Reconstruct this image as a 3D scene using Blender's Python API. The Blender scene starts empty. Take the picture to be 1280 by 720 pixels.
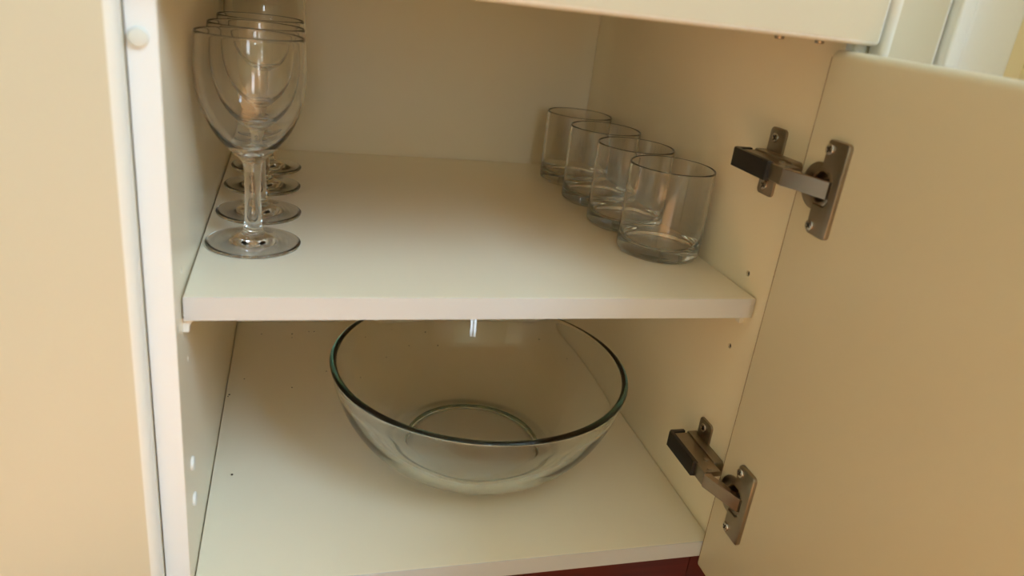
import bpy, bmesh, math, random
from mathutils import Vector, Matrix
PI = math.pi
random.seed(7)
C = bpy.context.scene.collection
S = bpy.context.scene

# ---------------------------------------------------------------- camera
ZS = 0.361                     # shelf top above the floor
cam = bpy.data.cameras.new('camera')
cam.sensor_width = 36.0
cam.lens = 933.7 / 1280 * 36.0
cam.clip_start = 0.02
cam.dof.use_dof = True
cam.dof.focus_distance = 0.74
cam.dof.aperture_fstop = 5.0
camo = bpy.data.objects.new('camera', cam)
C.objects.link(camo)
FWD = Vector((0.27781458, 0.88441004, -0.37501726)).normalized()
RIGHT = Vector((0.96061116, -0.25303035, 0.11489926)).normalized()
UP = RIGHT.cross(FWD)
camo.matrix_world = Matrix((
    (RIGHT.x, UP.x, -FWD.x, 0.0775765),
    (RIGHT.y, UP.y, -FWD.y, -0.49217839),
    (RIGHT.z, UP.z, -FWD.z, 0.2283914 + ZS),
    (0, 0, 0, 1)))
S.camera = camo

# ---------------------------------------------------------------- world, light, exposure
S.view_settings.view_transform = 'Standard'
S.view_settings.look = 'None'
S.view_settings.exposure = 0.12
S.view_settings.gamma = 1.0
S.view_settings.use_curve_mapping = False
S.cycles.sample_clamp_indirect = 40.0
S.cycles.max_bounces = 40
S.cycles.transmission_bounces = 40
S.cycles.glossy_bounces = 8
S.cycles.diffuse_bounces = 8
w = bpy.data.worlds.new('daylight')
S.world = w
w.use_nodes = True
w.node_tree.nodes['Background'].inputs[0].default_value = (0.75, 0.85, 1.0, 1)
w.node_tree.nodes['Background'].inputs[1].default_value = 1.0

def area(name, loc, target, sx, sy, power, col):
    l = bpy.data.lights.new(name, 'AREA')
    l.shape = 'RECTANGLE'
    l.size = sx
    l.size_y = sy
    l.energy = power
    l.color = col
    o = bpy.data.objects.new(name, l)
    C.objects.link(o)
    o.location = loc
    o.rotation_euler = (Vector(target) - Vector(loc)).to_track_quat('-Z', 'Z').to_euler()
    return o

WX, WY0, WY1, WZ0, WZ1 = 1.30, -2.25, -0.85, 1.42, 2.55    # the window opening in the right wall
area('window_daylight', (WX + 0.04, (WY0 + WY1) / 2, (WZ0 + WZ1) / 2),
     (0, (WY0 + WY1) / 2, (WZ0 + WZ1) / 2), WZ1 - WZ0 - 0.1, WY1 - WY0 - 0.1, 90, (0.48, 0.74, 1.0))

FX0, FX1, FZ0, FZ1 = -0.26, 0.14, 0.60, 1.55                  # a narrow window in the wall behind the photographer
area('window_daylight', ((FX0 + FX1) / 2, -3.44, (FZ0 + FZ1) / 2), ((FX0 + FX1) / 2, 0, (FZ0 + FZ1) / 2), FX1 - FX0 - 0.06, FZ1 - FZ0 - 0.06, 9, (0.80, 0.92, 1.0))

# low sun through the same window: a patch on the wooden floor in front of the cabinet
sl = bpy.data.lights.new('sun', 'SUN')
sl.energy = 20.0
sl.angle = math.radians(1.0)
sl.color = (1.0, 0.94, 0.82)
so = bpy.data.objects.new('sun', sl)
C.objects.link(so)
so.location = (WX + 1.3, -2.6, 4.0)
so.rotation_euler = Vector((-1.3, 0.60, -1.9)).to_track_quat('-Z', 'Z').to_euler()

# ---------------------------------------------------------------- materials
def mat(name, col, rough=0.4, metal=0.0, noise=0.0, nscale=20.0, bump=0.0, bscale=200.0, **kw):
    m = bpy.data.materials.new(name)
    m.use_nodes = True
    nt = m.node_tree
    b = nt.nodes['Principled BSDF']
    b.inputs['Base Color'].default_value = (*col, 1)
    b.inputs['Roughness'].default_value = rough
    b.inputs['Metallic'].default_value = metal
    for k, v in kw.items():
        b.inputs[k.replace('_', ' ')].default_value = v
    tc = nt.nodes.new('ShaderNodeTexCoord')
    if noise > 0:
        n = nt.nodes.new('ShaderNodeTexNoise')
        n.inputs['Scale'].default_value = nscale
        n.inputs['Detail'].default_value = 4
        nt.links.new(tc.outputs['Object'], n.inputs['Vector'])
        mx = nt.nodes.new('ShaderNodeMix')
        mx.data_type = 'RGBA'
        mx.inputs[6].default_value = (*[c * (1 - noise) for c in col], 1)
        mx.inputs[7].default_value = (*[min(1, c * (1 + noise)) for c in col], 1)
        nt.links.new(n.outputs['Fac'], mx.inputs[0])
        nt.links.new(mx.outputs[2], b.inputs['Base Color'])
    if bump > 0:
        n2 = nt.nodes.new('ShaderNodeTexNoise')
        n2.inputs['Scale'].default_value = bscale
        n2.inputs['Detail'].default_value = 3
        nt.links.new(tc.outputs['Object'], n2.inputs['Vector'])
        bp = nt.nodes.new('ShaderNodeBump')
        bp.inputs['Strength'].default_value = bump
        bp.inputs['Distance'].default_value = 0.0005
        nt.links.new(n2.outputs['Fac'], bp.inputs['Height'])
        nt.links.new(bp.outputs['Normal'], b.inputs['Normal'])
    return m

def wood(name, c1, c2, scale, rough):
    m = mat(name, c1, rough)
    nt = m.node_tree
    b = nt.nodes['Principled BSDF']
    tc = nt.nodes.new('ShaderNodeTexCoord')
    mp = nt.nodes.new('ShaderNodeMapping')
    mp.inputs['Scale'].default_value = scale
    n = nt.nodes.new('ShaderNodeTexNoise')
    n.inputs['Scale'].default_value = 6
    n.inputs['Detail'].default_value = 8
    r = nt.nodes.new('ShaderNodeValToRGB')
    r.color_ramp.elements[0].position = 0.35
    r.color_ramp.elements[0].color = (*c1, 1)
    r.color_ramp.elements[1].position = 0.7
    r.color_ramp.elements[1].color = (*c2, 1)
    nt.links.new(tc.outputs['Object'], mp.inputs[0])
    nt.links.new(mp.outputs[0], n.inputs['Vector'])
    nt.links.new(n.outputs['Fac'], r.inputs[0])
    nt.links.new(r.outputs[0], b.inputs['Base Color'])
    return m

def glass(name, col=(1, 1, 1), ior=1.5, absorb=None, density=0):
    m = mat(name, col, 0.0, Transmission_Weight=1.0, IOR=ior)
    if absorb:
        nt = m.node_tree
        v = nt.nodes.new('ShaderNodeVolumeAbsorption')
        v.inputs['Color'].default_value = (*absorb, 1)
        v.inputs['Density'].default_value = density
        nt.links.new(v.outputs[0], nt.nodes['Material Output'].inputs['Volume'])
    return m

M = {}
M['laminate'] = mat('white_laminate', (0.86, 0.775, 0.60), 0.28, noise=0.015, nscale=8, bump=0.05, bscale=350)
M['edge'] = mat('white_edge_band', (0.60, 0.59, 0.57), 0.35, noise=0.01)
M['door'] = mat('cream_door_foil', (0.605, 0.54, 0.395), 0.38, noise=0.02, nscale=5, bump=0.08, bscale=500)
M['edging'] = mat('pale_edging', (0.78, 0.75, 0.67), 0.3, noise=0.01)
M['seam'] = mat('brown_glue_line', (0.22, 0.13, 0.06), 0.6)
M['trim'] = mat('white_paint', (0.84, 0.85, 0.84), 0.35, noise=0.01)
M['plastic'] = mat('white_plastic', (0.80, 0.78, 0.72), 0.3)
M['rubber'] = mat('clear_rubber', (0.78, 0.78, 0.70), 0.3, Transmission_Weight=0.15)
M['steel'] = mat('nickel_plated_steel', (0.36, 0.31, 0.25), 0.3, 1.0, noise=0.12, nscale=60, bump=0.05, bscale=500)
M['bright'] = mat('polished_nickel', (0.62, 0.57, 0.51), 0.22, 1.0, noise=0.1, nscale=90)
M['link'] = mat('brown_nickel', (0.40, 0.33, 0.28), 0.25, 1.0, noise=0.1, nscale=120)
M['black'] = mat('black_plastic', (0.012, 0.011, 0.011), 0.35)
M['dark'] = mat('painted_recess_shade', (0.03, 0.022, 0.016), 0.5)  # near black stands in for shade in holes, screw recesses and hinge cups
M['crumb'] = mat('brown_crumb', (0.05, 0.03, 0.02), 0.8)
M['plinth'] = wood('dark_red_wood', (0.11, 0.014, 0.010), (0.19, 0.026, 0.016), (1, 6, 14), 0.5)
M['floor'] = wood('red_brown_floor_wood', (0.42, 0.21, 0.09), (0.52, 0.28, 0.13), (8, 1, 1), 0.3)
M['wall'] = mat('warm_wall_paint', (0.82, 0.71, 0.46), 0.8, noise=0.03, bump=0.1)
M['ceil'] = mat('ceiling_paint', (0.85, 0.79, 0.66), 0.9, noise=0.02)
M['wine'] = glass('clear_wine_glass', (1, 1, 1), 1.45)
M['tumbler'] = glass('clear_tumbler_glass', (1, 1, 1), 1.5, (0.80, 0.84, 0.82), 8)
M['bowl'] = glass('green_edged_bowl_glass', (1, 1, 1), 1.48, (0.12, 0.72, 0.77), 4.5)
M['pane'] = glass('window_glass')

# ---------------------------------------------------------------- mesh helpers
def obj(name, bm, m, parent=None, smooth=False, angle=0.6):
    me = bpy.data.meshes.new(name)
    bmesh.ops.recalc_face_normals(bm, faces=bm.faces)
    bm.to_mesh(me)
    bm.free()
    me.materials.append(m)
    o = bpy.data.objects.new(name, me)
    C.objects.link(o)
    if smooth:
        for p in me.polygons:
            p.use_smooth = True
        if angle:
            try:
                me.set_sharp_from_angle(angle=angle)
            except Exception:
                pass
    if parent is not None:
        o.parent = parent
        o.matrix_parent_inverse = Matrix.Translation(-parent.location)
    return o

def thing(name, label, cat, loc, group=None):
    o = bpy.data.objects.new(name, None)
    C.objects.link(o)
    o.empty_display_size = 0.05
    o.location = loc
    return tag(o, label, cat, group)

def tag(o, label, cat, group=None):
    o['label'] = label
    o['category'] = cat
    if group:
        o['group'] = group
    return o

def struct(name, bm, m, **k):
    o = obj(name, bm, m, **k)
    o['kind'] = 'structure'
    return o

def add_box(bm, x0, x1, y0, y1, z0, z1, bev=0.0, seg=2):
    g = bmesh.ops.create_cube(bm, size=1.0)
    vs = g['verts']
    for v in vs:
        v.co = Vector((x0 + (v.co.x + 0.5) * (x1 - x0), y0 + (v.co.y + 0.5) * (y1 - y0), z0 + (v.co.z + 0.5) * (z1 - z0)))
    if bev > 0:
        es = list({e for v in vs for e in v.link_edges})
        bmesh.ops.bevel(bm, geom=es, offset=bev, segments=seg, profile=0.5, affect='EDGES')
    return bm

def box(*a, **k):
    return add_box(bmesh.new(), *a, **k)

def add_prism(bm, pts, axis, a, b, bev=0.0, seg=2):
    """polygon pts (u,v) extruded along axis from a to b. axis x: (y,z); y: (x,z); z: (x,y)"""
    def co(u, v, t):
        return {'x': (t, u, v), 'y': (u, t, v), 'z': (u, v, t)}[axis]
    va = [bm.verts.new(co(u, v, a)) for u, v in pts]
    vb = [bm.verts.new(co(u, v, b)) for u, v in pts]
    n = len(pts)
    fs = [bm.faces.new(va), bm.faces.new(vb[::-1])]
    for i in range(n):
        fs.append(bm.faces.new((va[i], vb[i], vb[(i + 1) % n], va[(i + 1) % n])))
    bmesh.ops.recalc_face_normals(bm, faces=fs)
    if bev > 0:
        es = list(fs[1].edges) if bev > 0 else []
        bmesh.ops.bevel(bm, geom=es, offset=bev, segments=seg, profile=0.5, affect='EDGES')
    return bm

def rrect(u0, u1, v0, v1, r, n=5):
    p = []
    for cu, cv, a0 in ((u1 - r, v1 - r, 0), (u0 + r, v1 - r, 90), (u0 + r, v0 + r, 180), (u1 - r, v0 + r, 270)):
        for i in range(n + 1):
            a = math.radians(a0 + 90 * i / n)
            p.append((cu + r * math.cos(a), cv + r * math.sin(a)))
    return p

def circle(cu, cv, r, n=28):
    return [(cu + r * math.cos(2 * PI * i / n), cv + r * math.sin(2 * PI * i / n)) for i in range(n)]

def catmull(pts, n=6):
    out = []
    P = [pts[0]] + list(pts) + [pts[-1]]
    for i in range(1, len(P) - 2):
        p0, p1, p2, p3 = P[i - 1], P[i], P[i + 1], P[i + 2]
        for k in range(n):
            t = k / n
            out.append(tuple(0.5 * ((2 * p1[j]) + (-p0[j] + p2[j]) * t + (2 * p0[j] - 5 * p1[j] + 4 * p2[j] - p3[j]) * t * t
                                    + (-p0[j] + 3 * p1[j] - 3 * p2[j] + p3[j]) * t ** 3) for j in (0, 1)))
    out.append(tuple(pts[-1]))
    return out

def lathe(prof, n=96, bm=None):
    """prof: (r, z) listed so that the outward side is on the right when walking up the outside.
    Starts / ends on the axis are closed with fans; otherwise left open."""
    bm = bm or bmesh.new()
    rings = []
    for r, z in prof:
        if r < 1e-6:
            rings.append([bm.verts.new((0, 0, z))])
        else:
            rings.append([bm.verts.new((r * math.cos(2 * PI * i / n), r * math.sin(2 * PI * i / n), z)) for i in range(n)])
    for a, b in zip(rings[:-1], rings[1:]):
        for i in range(n):
            j = (i + 1) % n
            if len(a) == 1:
                bm.faces.new((a[0], b[j], b[i]))
            elif len(b) == 1:
                bm.faces.new((a[i], a[j], b[0]))
            else:
                bm.faces.new((a[i], a[j], b[j], b[i]))
    return bm

def lathe_obj(name, prof, m, parent=None, n=96):
    bm = lathe(prof, n)
    me = bpy.data.meshes.new(name)
    bm.to_mesh(me)
    bm.free()
    me.materials.append(m)
    for p in me.polygons:
        p.use_smooth = True
    o = bpy.data.objects.new(name, me)
    C.objects.link(o)
    if parent is not None:
        o.parent = parent
    return o

def drill(o, holes):
    """cut round blind holes (x-axis) into a panel: (x_surface, y, z, radius, depth signed)"""
    bm = bmesh.new()
    for xs, y, z, r, d in holes:
        add_prism(bm, circle(y, z, r, 20), 'x', xs - d * 0.02, xs + d)
    me = bpy.data.meshes.new('cutter')
    bmesh.ops.recalc_face_normals(bm, faces=bm.faces)
    bm.to_mesh(me)
    bm.free()
    c = bpy.data.objects.new('cutter', me)
    C.objects.link(c)
    md = o.modifiers.new('holes', 'BOOLEAN')
    md.object = c
    md.operation = 'DIFFERENCE'
    md.solver = 'EXACT'
    bpy.context.view_layer.update()
    dg = bpy.context.evaluated_depsgraph_get()
    new = bpy.data.meshes.new_from_object(o.evaluated_get(dg))
    o.modifiers.clear()
    o.data = new
    bpy.data.objects.remove(c)

# ---------------------------------------------------------------- key sizes (shelf frame, z measured from the shelf top)
W = 0.464                      # clear width inside the cabinet
T = 0.0176                     # board thickness
D = 0.4952                     # clear depth
YS = 0.0261                    # shelf set back from the front
ZB = ZS - 0.2432               # top of the bottom board
ZBB = ZB - T                   # underside of the bottom board
ZT = ZS + 0.44                 # top of the side boards
ZD = ZS + 0.2165               # lower edge of the drawer front

# ---------------------------------------------------------------- the room
fl = struct('floor', box(-2.3, 1.5, -3.4, 0.56, -0.05, 0), M['floor'])
struct('ceiling', box(-2.3, 1.5, -3.4, 0.56, 2.60, 2.65), M['ceil'])
struct('wall_back', box(-2.3, 1.5, 0.515, 0.56, 0, 2.60), M['wall'])
struct('wall_left', box(-2.35, -2.3, -3.4, 0.56, 0, 2.60), M['wall'])
bm = bmesh.new()
add_box(bm, -2.3, FX0, -3.5, -3.4, 0, 2.60)
add_box(bm, FX1, 1.5, -3.5, -3.4, 0, 2.60)
add_box(bm, FX0, FX1, -3.5, -3.4, 0, FZ0)
add_box(bm, FX0, FX1, -3.5, -3.4, FZ1, 2.60)
struct('wall_front', bm, M['wall'])
bm = bmesh.new()
for a_, b_, c_, d_ in ((FX0, FX1, FZ0, FZ0 + 0.04), (FX0, FX1, FZ1 - 0.04, FZ1), (FX0, FX0 + 0.04, FZ0 + 0.04, FZ1 - 0.04), (FX1 - 0.04, FX1, FZ0 + 0.04, FZ1 - 0.04),
                       ((FX0 + FX1) / 2 - 0.03, (FX0 + FX1) / 2 + 0.03, FZ0 + 0.04, FZ1 - 0.04)):
    add_box(bm, a_, b_, -3.43, -3.39, c_, d_, 0.004)
struct('window_2', bm, M['trim'])
bm = bmesh.new()
add_box(bm, WX, WX + 0.12, -3.4, WY0, 0, 2.60)
add_box(bm, WX, WX + 0.12, WY1, 0.515, 0, 2.60)
add_box(bm, WX, WX + 0.12, WY0, WY1, 0, WZ0)
add_box(bm, WX, WX + 0.12, WY0, WY1, WZ1, 2.60)
struct('wall_right', bm, M['wall'])
bm = bmesh.new()
f = 0.045
add_box(bm, WX - 0.01, WX + 0.03, WY0, WY1, WZ0, WZ0 + f, 0.004)
add_box(bm, WX - 0.01, WX + 0.03, WY0, WY1, WZ1 - f, WZ1, 0.004)
add_box(bm, WX - 0.01, WX + 0.03, WY0, WY0 + f, WZ0 + f, WZ1 - f, 0.004)
add_box(bm, WX - 0.01, WX + 0.03, WY1 - f, WY1, WZ0 + f, WZ1 - f, 0.004)
ym = (WY0 + WY1) / 2
add_box(bm, WX - 0.01, WX + 0.03, ym - 0.04, ym + 0.04, WZ0 + f, WZ1 - f, 0.004)
struct('window_1', bm, M['trim'])

# ---------------------------------------------------------------- the open cabinet
cab = thing('cabinet', 'open cream kitchen cabinet with white interior, one shelf and a door swung open', 'cabinet', (W / 2, 0.25, 0))

def part(name, bm, m, parent=cab, **k):
    return obj(name, bm, m, parent, **k)

left = part('side_panel', box(-T, 0, 0, D + 0.012, ZBB, ZT, 0.0008), M['laminate'])
right = part('side_panel', box(W, W + T, 0, D + 0.012, ZBB, ZT, 0.0008), M['laminate'])
drill(left, [(0, 0.038, ZS + 0.0154, 0.0025, -0.009), (0, 0.045, ZS - 0.0587, 0.0025, -0.009)])
drill(right, [(W, 0.0477, ZS + 0.015, 0.0026, 0.009), (W, 0.0481, ZS - 0.0572, 0.0026, 0.009)])
part('bottom_panel', box(0.0009, W - 0.0009, 0.0008, D - 0.0008, ZBB, ZB, 0.0006), M['laminate'])
part('back_panel', box(0.0004, W - 0.0004, D, D + 0.008, ZBB, ZT), M['laminate'])
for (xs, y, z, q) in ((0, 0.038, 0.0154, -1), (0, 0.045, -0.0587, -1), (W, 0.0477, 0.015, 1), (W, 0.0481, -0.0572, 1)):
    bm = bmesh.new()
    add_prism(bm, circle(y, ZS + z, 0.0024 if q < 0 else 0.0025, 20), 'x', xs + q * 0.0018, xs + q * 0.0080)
    part('hole_shade_disc', bm, M['dark'], left if q < 0 else right)  # dark disc inside the drilled hole, painted as its shade
bot = [o for o in cab.children if o.name.startswith('bottom_panel')][0]
part('edge_band', box(0.0009, W - 0.0009, 0.0002, 0.0009, ZBB + 0.0002, ZB - 0.0002), M['edge'], bot)
shelf = part('shelf', box(0.0014, W - 0.0014, YS, D - 0.002, ZS - 0.0183, ZS, 0.0007), M['laminate'])
part('edge_band', box(0.0014, W - 0.0014, YS - 0.0006, YS + 0.0001, ZS - 0.0181, ZS - 0.0002), M['edge'], shelf)
part('plinth', box(-T, W + T, 0.05, 0.066, 0, ZBB), M['plinth'])
def pin(x, s, y):
    bm = bmesh.new()
    z = ZS - 0.0183
    pts = [(x, z), (x + s * 0.010, z), (x + s * 0.0065, z - 0.002), (x + s * 0.0045, z - 0.005), (x + s * 0.004, z - 0.0105), (x, z - 0.0105)]
    add_prism(bm, pts, 'y', y, y + 0.007)
    part('shelf_pin', bm, M['plastic'])
pin(0, 1, YS + 0.003); pin(W, -1, YS + 0.011); pin(0, 1, 0.42); pin(W, -1, 0.42)
for z in (-0.1468, -0.1813):
    bm = bmesh.new()
    add_prism(bm, circle(0.036, ZS + z, 0.0058, 24), 'x', -0.001, 0.0022, 0.0014)
    part('hole_plug', bm, M['plastic'], smooth=True)
for x, z in ((-0.0105, 0.1753), (0.4745, 0.2135)):
    bm = bmesh.new()
    add_prism(bm, circle(x, ZS + z, 0.0058, 32), 'y', 0.0005, -0.0032, 0.0012, 3)
    part('bumper_pad', bm, M['rubber'], smooth=True)

M['front'] = mat('white_front_edge', (0.80, 0.81, 0.80), 0.35)
for o, x in ((left, -T), (right, W)):
    part('edge_band', box(x + 0.0003, x + T - 0.0003, -0.0006, 0.0002, ZBB, ZT), M['front'], o)

# drawer above the opening
drw = part('drawer', box(0.014, W - 0.014, 0.001, 0.45, ZD + 0.022, ZD + 0.15, 0.001), M['laminate'])
def slab(x0, x1, y0, y1, z0, z1, r, name, m, parent, seg=6):
    return part(name, box(x0, x1, y0, y1, z0, z1, bev=r, seg=seg), m, parent, smooth=True, angle=1.2)
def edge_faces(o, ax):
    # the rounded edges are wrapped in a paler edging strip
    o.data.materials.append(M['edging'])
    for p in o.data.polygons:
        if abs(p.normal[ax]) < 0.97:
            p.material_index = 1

def post_slab(name, x0, x1, y0, y1, z0, z1, r, parent, sides=(), m=None):
    """a foil wrapped board with its long edges rounded over: profile in (thickness, height), ends nearly square"""
    bm = bmesh.new()
    if sides == 'x':
        add_prism(bm, rrect(x0, x1, z0, z1, r, 8), 'y', y0, y1)
    else:
        add_prism(bm, rrect(x0, x1, y0, y1, r, 8), 'z', z0, z1)
    bmesh.ops.bevel(bm, geom=[e for e in bm.edges if e.calc_face_angle(0) > 1.2], offset=0.0006, segments=1, affect='EDGES')
    o = part(name, bm, m or M['door'], parent, smooth=True, angle=0.6)
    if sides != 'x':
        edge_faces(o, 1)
    return o
slab(-0.0135, 0.4775, -0.0195, -0.0008, ZD, ZT - 0.004, 0.0045, 'drawer_front', M['door'], drw)
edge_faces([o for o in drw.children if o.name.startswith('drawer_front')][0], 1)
for x, y in ((0.4150, 0.012), (0.4495, 0.012)):
    bm = bmesh.new()
    add_prism(bm, circle(x, y, 0.0035, 16), 'z', ZD + 0.022, ZD - 0.0030, 0.001)
    part('screw', bm, M['steel'], drw, smooth=True)

# door, standing open at a right angle
DX = 0.4540
door = post_slab('door', DX, DX + 0.0190, -0.487, -0.0008, ZS - 0.2735, ZS + 0.2115, 0.0065, cab, 'x')
part('seam', box(DX - 0.0001, DX + 0.0004, -0.0014, -0.0007, ZS - 0.268, ZS + 0.206), M['seam'], door)
HZ = (0.1150, -0.1700)
drill(door, [(DX, -0.0270, ZS + z, 0.0142, 0.0124) for z in HZ])
for p in door.data.polygons:
    p.use_smooth = True
door.data.set_sharp_from_angle(angle=0.45)

# ---------------------------------------------------------------- hinges
def screw(parent, x, y, z, r=0.0042):
    """pan head facing -x with a cross recess"""
    bm = bmesh.new()
    add_prism(bm, circle(y, z, r, 24), 'x', x, x - 0.0013, 0.0007, 2)
    s = part('screw', bm, M['bright'], parent, smooth=True)
    bm = bmesh.new()
    q, t = r * 0.62, r * 0.17
    pl = [(q, t), (t, t), (t, q), (-t, q), (-t, t), (-q, t), (-q, -t), (-t, -t), (-t, -q), (t, -q), (t, -t), (q, -t)]
    a = 0.5
    pl = [(y + u * math.cos(a) - v * math.sin(a), z + u * math.sin(a) + v * math.cos(a)) for u, v in pl]
    return s, pl

def hinge(zc):
    H = ZS + zc
    bm = bmesh.new()
    # cross mounting plate on the side board
    add_prism(bm, rrect(0.0405, 0.0625, H - 0.0285, H + 0.0285, 0.004), 'x', W, W - 0.0022, 0.0008)
    add_prism(bm, rrect(0.012, 0.068, H - 0.0085, H + 0.0085, 0.003), 'x', W - 0.0005, W - 0.010, 0.0008)
    # arm: a U profile lying along the board
    add_box(bm, W - 0.0255, W - 0.009, 0.002, 0.066, H - 0.0068, H - 0.0050, 0.0005, 1)
    add_box(bm, W - 0.0255, W - 0.009, 0.002, 0.066, H + 0.0050, H + 0.0068, 0.0005, 1)
    add_box(bm, W - 0.0265, W - 0.0245, 0.000, 0.066, H - 0.0068, H + 0.0068, 0.0006, 1)
    # rivets through the knuckle end
    add_prism(bm, circle(W - 0.0185, 0.006, 0.0022, 14), 'z', H - 0.0078, H + 0.0078, 0.0003, 1)
    add_prism(bm, circle(W - 0.0145, 0.020, 0.0022, 14), 'z', H - 0.0078, H + 0.0078, 0.0003, 1)
    h = part('hinge', bm, M['steel'], cab, smooth=True, angle=0.5)
    # black damper cap over the back end
    bm = bmesh.new()
    prof = [(W - 0.0295, 0.0175), (W - 0.0248, 0.0165), (W - 0.0248, 0.0655), (W - 0.012, 0.0675), (W - 0.012, 0.0712), (W - 0.0265, 0.0712), (W - 0.0295, 0.068)]
    add_prism(bm, prof, 'z', H - 0.0078, H + 0.0078, 0.0006, 2)
    part('cover_cap', bm, M['black'], h, smooth=True, angle=0.5)['label'] = 'black plastic cap on the hinge arm'
    # link plate bent from the arm into the cup
    bm = bmesh.new()
    prof = [(W - 0.0250, 0.0012), (W - 0.0270, -0.0004), (W - 0.0268, -0.0020), (W - 0.0130, -0.0385), (W - 0.0045, -0.0395),
            (W - 0.0045, -0.0310), (W - 0.0120, -0.0270), (W - 0.0155, -0.0140), (W - 0.0190, -0.0050), (W - 0.0205, 0.0012)]
    add_prism(bm, prof, 'z', H - 0.0066, H + 0.0066, 0.0005, 1)
    part('link_arm', bm, M['link'], h, smooth=True, angle=0.4)
    # drilled cup with its rim
    bm = bmesh.new()
    n = 40
    cy, X = -0.0235, DX
    rings = [(0.0178, 0.0178, X, 0), (0.0178, 0.0178, X - 0.0012, 0), (0.0168, 0.0168, X - 0.0016, 0), (0.0115, 0.0120, X - 0.0014, -0.0035), (0.0108, 0.0112, X - 0.0004, -0.0035), (0.0100, 0.0105, X + 0.0105, -0.0035), (0, 0, X + 0.0110, -0.0035)]
    prev = None
    for r, rz, x, dy in rings:
        if r == 0:
            cur = [bm.verts.new((x, cy + dy, H))]
        else:
            cur = [bm.verts.new((x, cy + dy + r * math.cos(2 * PI * i / n), H + rz * math.sin(2 * PI * i / n))) for i in range(n)]
        if prev:
            for i in range(n):
                j = (i + 1) % n
                if len(cur) == 1:
                    bm.faces.new((prev[i], prev[j], cur[0]))
                else:
                    bm.faces.new((prev[i], prev[j], cur[j], cur[i]))
        prev = cur
    part('hinge_cup', bm, M['steel'], h, smooth=True, angle=0.7)
    # flange plate with the opening for the link
    bm = bmesh.new()
    y0, y1, z0, z1 = -0.0500, -0.0262, H - 0.0352, H + 0.0362
    a, b, cc = -0.0415, H - 0.0125, H + 0.0125
    outl = rrect(y0, y1, z0, z1, 0.0035, 4)
    # outline as a C shape: opening on the cup side
    C1 = [p for p in outl]
    pts = []
    for (u, v) in rrect(y0, y1, z0, z1, 0.0035, 4):
        pts.append((u, v))
    # rrect order: top-right, top-left, bottom-left, bottom-right; the notch goes into the right (cup) side
    pts += [(y1, b), (a + 0.003, b), (a, b + 0.003), (a, cc - 0.003), (a + 0.003, cc), (y1, cc)]
    add_prism(bm, pts, 'x', X, X - 0.0034, 0.0011, 3)
    part('flange_plate', bm, M['steel'], h, smooth=True, angle=0.5)
    # inner link, coloured near black for the shade inside the cup
    bm = bmesh.new()
    add_box(bm, X - 0.002, X + 0.0085, -0.0405, -0.0290, H - 0.0070, H + 0.0070, 0.001, 1)
    part('inner_link', bm, M['dark'], h)
    for (x, y, z) in ((W - 0.0022, 0.0533, 0.0202), (W - 0.0022, 0.0533, -0.0202), (X - 0.0034, -0.0305, 0.0290), (X - 0.0034, -0.0305, -0.0290)):
        s, cross = screw(h, x, y, H + z)
        bm = bmesh.new()
        add_prism(bm, cross, 'x', x - 0.0010, x - 0.00145)
        part('screw_recess_shade', bm, M['dark'], h)  # dark cross on the head paints the shade of its recess
    return h
for z in HZ:
    hinge(z)

# ---------------------------------------------------------------- neighbours
nl = thing('cabinet', 'closed beige cabinet with rounded door edge left of the open cabinet', 'cabinet', (-0.30, 0.25, 0))
post_slab('door', -0.60, -0.0175, -0.0200, -0.0008, ZS - 0.2735, ZT - 0.004, 0.0080, nl)
part('side_panel', box(-T * 2 - 0.001, -T - 0.001, 0, D + 0.012, ZBB, ZT, 0.0008), M['laminate'], nl)
part('side_panel', box(-0.60, -0.60 + T, 0, D + 0.012, ZBB, ZT, 0.0008), M['laminate'], nl)
part('bottom_panel', box(-0.58, -T * 2 - 0.002, 0.001, D, ZBB, ZB), M['laminate'], nl)
part('plinth', box(-0.60, -T - 0.001, 0.05, 0.066, 0, ZBB), M['plinth'], nl)
nr = thing('cabinet', 'narrow closed beige cabinet partly hidden behind the open door', 'cabinet', (0.51, 0.25, 0))
post_slab('door', 0.4805, 0.5300, -0.0200, -0.0008, ZS - 0.2735, ZT - 0.004, 0.0065, nr)
part('side_panel', box(W + T + 0.001, W + 2 * T + 0.001, 0, D + 0.012, ZBB, ZT, 0.0008), M['laminate'], nr)
part('side_panel', box(0.512, 0.5296, 0, D + 0.012, ZBB, ZT, 0.0008), M['laminate'], nr)
part('plinth', box(W + T + 0.001, 0.530, 0.05, 0.066, 0, ZBB), M['plinth'], nr)
bm = bmesh.new()
add_box(bm, 0.5315, 0.5440, -0.0260, -0.0005, 0, ZT + 0.6, 0.003, 3)
add_box(bm, 0.5435, 0.5935, -0.0235, -0.0005, 0, ZT + 0.6, 0.005, 4)
struct('trim_1', bm, M['trim'], smooth=True, angle=0.9)
struct('wall_side_and_shade_block', [add_box(b_, 0.5945, 0.613, -0.0180, 0.515, 0, 2.60) and add_box(b_, 0.612, 1.30, -0.17, 0.515, 0, 2.60) for b_ in (bmesh.new(),)][0], M['wall'])  # visible wall strip plus an unseen forward block added to shade the drawer front

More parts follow.
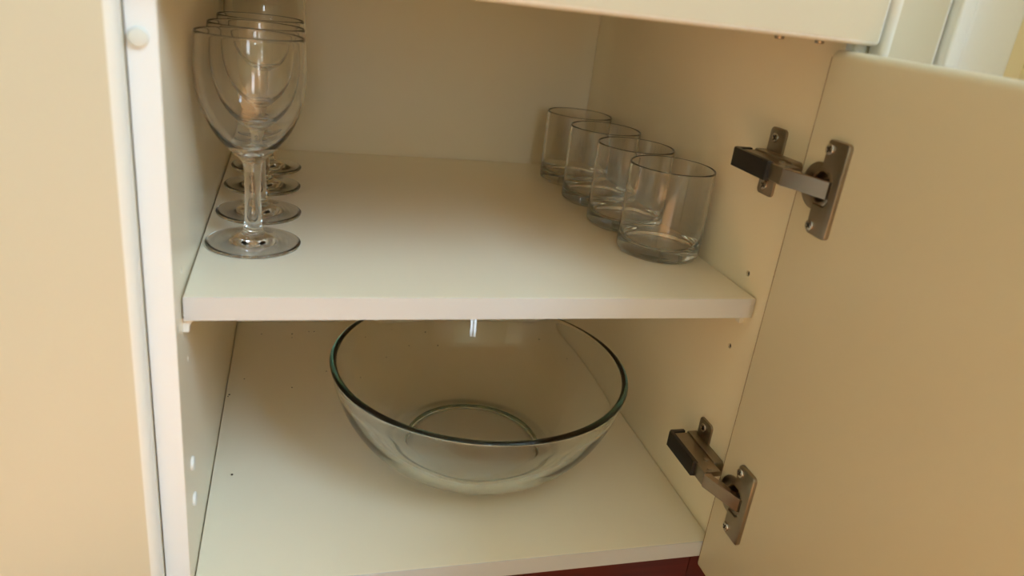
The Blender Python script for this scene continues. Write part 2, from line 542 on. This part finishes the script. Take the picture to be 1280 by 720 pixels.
# ---------------------------------------------------------------- wine glasses
def wine(loc, label, tall=False):
    t = thing('wine_glass', label, 'wine glass', loc, 'wine glasses along the left wall of the shelf')
    k = 0.0335 if tall else 0.0
    j = 0.0705 + k              # where stem and bowl meet
    foot_top = [(0.0385, 0.0014), (0.0378, 0.0025), (0.030, 0.0036), (0.020, 0.0056), (0.0125, 0.0082), (0.0092, 0.0108), (0.0078, 0.0140)]
    foot = [(0, 0.0022), (0.010, 0.0020), (0.025, 0.0010), (0.034, 0.0002), (0.0375, 0.0), (0.0383, 0.0006)] + catmull(foot_top, 5)
    stem = catmull([(0.0078, 0.0140), (0.0071, 0.020), (0.0066, 0.035), (0.0064, 0.05 + k * 0.6), (0.0068, j - 0.008), (0.0080, j)], 5)
    if not tall:
        outer = [(0.0080, j), (0.0098, 0.0728), (0.0140, 0.0768), (0.0200, 0.0828), (0.0272, 0.0915), (0.0338, 0.1030), (0.0386, 0.1160), (0.0412, 0.1300),
                 (0.0421, 0.1430), (0.0416, 0.1570), (0.0406, 0.1695)]
        th, rim = 0.0012, 0.1695
        inner = [(0, 0.0795), (0.006, 0.0799), (0.0125, 0.0822), (0.0186, 0.0866), (0.0256, 0.0940), (0.0323, 0.1042), (0.0372, 0.1165), (0.0399, 0.1300),
                 (0.0410, 0.1430), (0.0405, 0.1570), (0.0395, 0.1690)]
    else:
        outer = [(0.0080, j), (0.0120, 0.1062), (0.0200, 0.1110), (0.0290, 0.1200), (0.0365, 0.1330), (0.0410, 0.1480), (0.0424, 0.1640),
                 (0.0418, 0.1800), (0.0395, 0.1960), (0.0362, 0.2120)]
        rim = 0.2120
        inner = [(0, 0.1105), (0.008, 0.1112), (0.0185, 0.1148), (0.0275, 0.1230), (0.0350, 0.1350), (0.0397, 0.1490), (0.0412, 0.1640),
                 (0.0406, 0.1800), (0.0384, 0.1960), (0.0351, 0.2116)]
    o_, i_ = catmull(outer, 5), catmull(inner, 5)
    rr = (outer[-1][0] + inner[-1][0]) / 2
    bowl = o_ + [(outer[-1][0] - 0.0002, rim + 0.0005), (rr, rim + 0.0008), (inner[-1][0] + 0.0002, rim + 0.0005)] + i_[::-1]
    lathe_obj('foot', foot, M['wine'], t)
    lathe_obj('stem', stem, M['wine'], t)
    lathe_obj('glass_bowl', bowl, M['wine'], t)
    return t
wine((0.0427, 0.1395, ZS + 0.0001), 'small wine glass at the front of the row along the left wall')
wine((0.0434, 0.2258, ZS + 0.0001), 'small wine glass second from the front along the left wall')
wine((0.0430, 0.3188, ZS + 0.0001), 'small wine glass third from the front, just before the tall one')
wine((0.0440, 0.4000, ZS + 0.0001), 'taller wine glass with a large bowl, last of the row against the back panel', True)

# ---------------------------------------------------------------- tumblers
def tumbler(loc, label):
    r, h = 0.0408, 0.0868
    prof = [(0, 0.0012), (0.020, 0.0011), (0.030, 0.0008), (0.0345, 0.0002), (0.0360, 0.0), (0.0375, 0.0001), (0.0388, 0.0006), (0.0398, 0.0016), (0.0404, 0.0030),
            (r - 0.0001, 0.0045), (r, 0.006), (r, 0.008), (r, 0.03), (r, 0.06), (r, h - 0.004), (r, h - 0.002), (r, h - 0.0010),
            (r - 0.0002, h - 0.0005), (r - 0.0005, h - 0.0001), (r - 0.0009, h), (r - 0.0012, h - 0.0001), (r - 0.0015, h - 0.0005), (r - 0.0017, h - 0.0010),
            (r - 0.0017, h - 0.002), (r - 0.0017, h - 0.004), (r - 0.0017, 0.06), (r - 0.0018, 0.035), (r - 0.0019, 0.024), (r - 0.0021, 0.0195), (r - 0.0026, 0.0165),
            (r - 0.0036, 0.0140), (r - 0.0052, 0.0122), (r - 0.0075, 0.0112), (r - 0.011, 0.0107), (0.020, 0.0104), (0.010, 0.0103), (0.0, 0.0103)]
    o = lathe_obj('tumbler', prof, M['tumbler'])
    # short bevel loops already hold the edges; smooth shading is fine
    o.location = loc
    return tag(o, label, 'tumbler', 'straight tumblers along the right wall of the shelf')
tumbler((0.4220, 0.1440, ZS + 0.0001), 'straight clear tumbler at the front of the row by the right wall')
tumbler((0.4215, 0.2300, ZS + 0.0001), 'straight clear tumbler second from the front by the right wall')
tumbler((0.4218, 0.3190, ZS + 0.0001), 'straight clear tumbler third from the front by the right wall')
tumbler((0.4220, 0.4100, ZS + 0.0001), 'straight clear tumbler furthest back by the right wall')

# ---------------------------------------------------------------- the large glass bowl
outer = [(0.0740, 0.0), (0.0850, 0.0), (0.0900, 0.0016), (0.0965, 0.0065), (0.1060, 0.0130), (0.1180, 0.0240), (0.1300, 0.0390), (0.1400, 0.0560), (0.1480, 0.0760), (0.1535, 0.0960), (0.1550, 0.1030)]
inner = [(0.0, 0.0075), (0.050, 0.0075), (0.0720, 0.0080), (0.0880, 0.0115), (0.1020, 0.0195), (0.1135, 0.0305), (0.1250, 0.0450), (0.1345, 0.0610), (0.1423, 0.0800), (0.1466, 0.0970), (0.1480, 0.1025)]
prof = [(0.0, 0.0025), (0.060, 0.0025), (0.0705, 0.0022), (0.0725, 0.0005)] + catmull(outer, 6) + [(0.1546, 0.1042), (0.1534, 0.1052), (0.1515, 0.1055), (0.1496, 0.1050), (0.1484, 0.1040)] + catmull(inner, 6)[::-1]
b = lathe_obj('mixing_bowl', prof, M['bowl'], n=160)
b.location = (0.2650, 0.1800, ZB + 0.0004)
tag(b, 'large clear glass bowl with green tinted rim on the cabinet bottom', 'bowl')

# ---------------------------------------------------------------- crumbs on the bottom board
bm = bmesh.new()
for x, y, r in [(0.0728, 0.4537, 0.0012), (0.0729, 0.4429, 0.0008), (0.0949, 0.4605, 0.0009), (0.102, 0.4604, 0.0012), (0.0191, 0.3352, 0.0008), (0.0739, 0.3114, 0.0009), (0.005, 0.2993, 0.0012), (0.1147, 0.349, 0.0008), (0.0337, 0.4546, 0.0009), (0.2526, 0.452, 0.0012), (0.2044, 0.4658, 0.0008), (0.2235, 0.4112, 0.0009), (0.2642, 0.411, 0.0012), (0.1886, 0.3792, 0.0008), (0.1484, 0.3249, 0.0009), (0.4178, 0.4248, 0.0012), (0.4412, 0.3632, 0.0008), (0.1023, 0.4604, 0.0009), (0.019, 0.1484, 0.0012), (0.0038, 0.2959, 0.0008), (0.1607, 0.4467, 0.0009)]:
    bmesh.ops.create_icosphere(bm, subdivisions=1, radius=r, matrix=Matrix.Translation((x, y, ZB + r * 0.62)) @ Matrix.Diagonal((1, 1, 0.6, 1)))
cr = obj('crumbs', bm, M['crumb'])
cr['kind'] = 'stuff'
tag(cr, 'tiny dark crumbs scattered on the white cabinet bottom', 'crumbs')
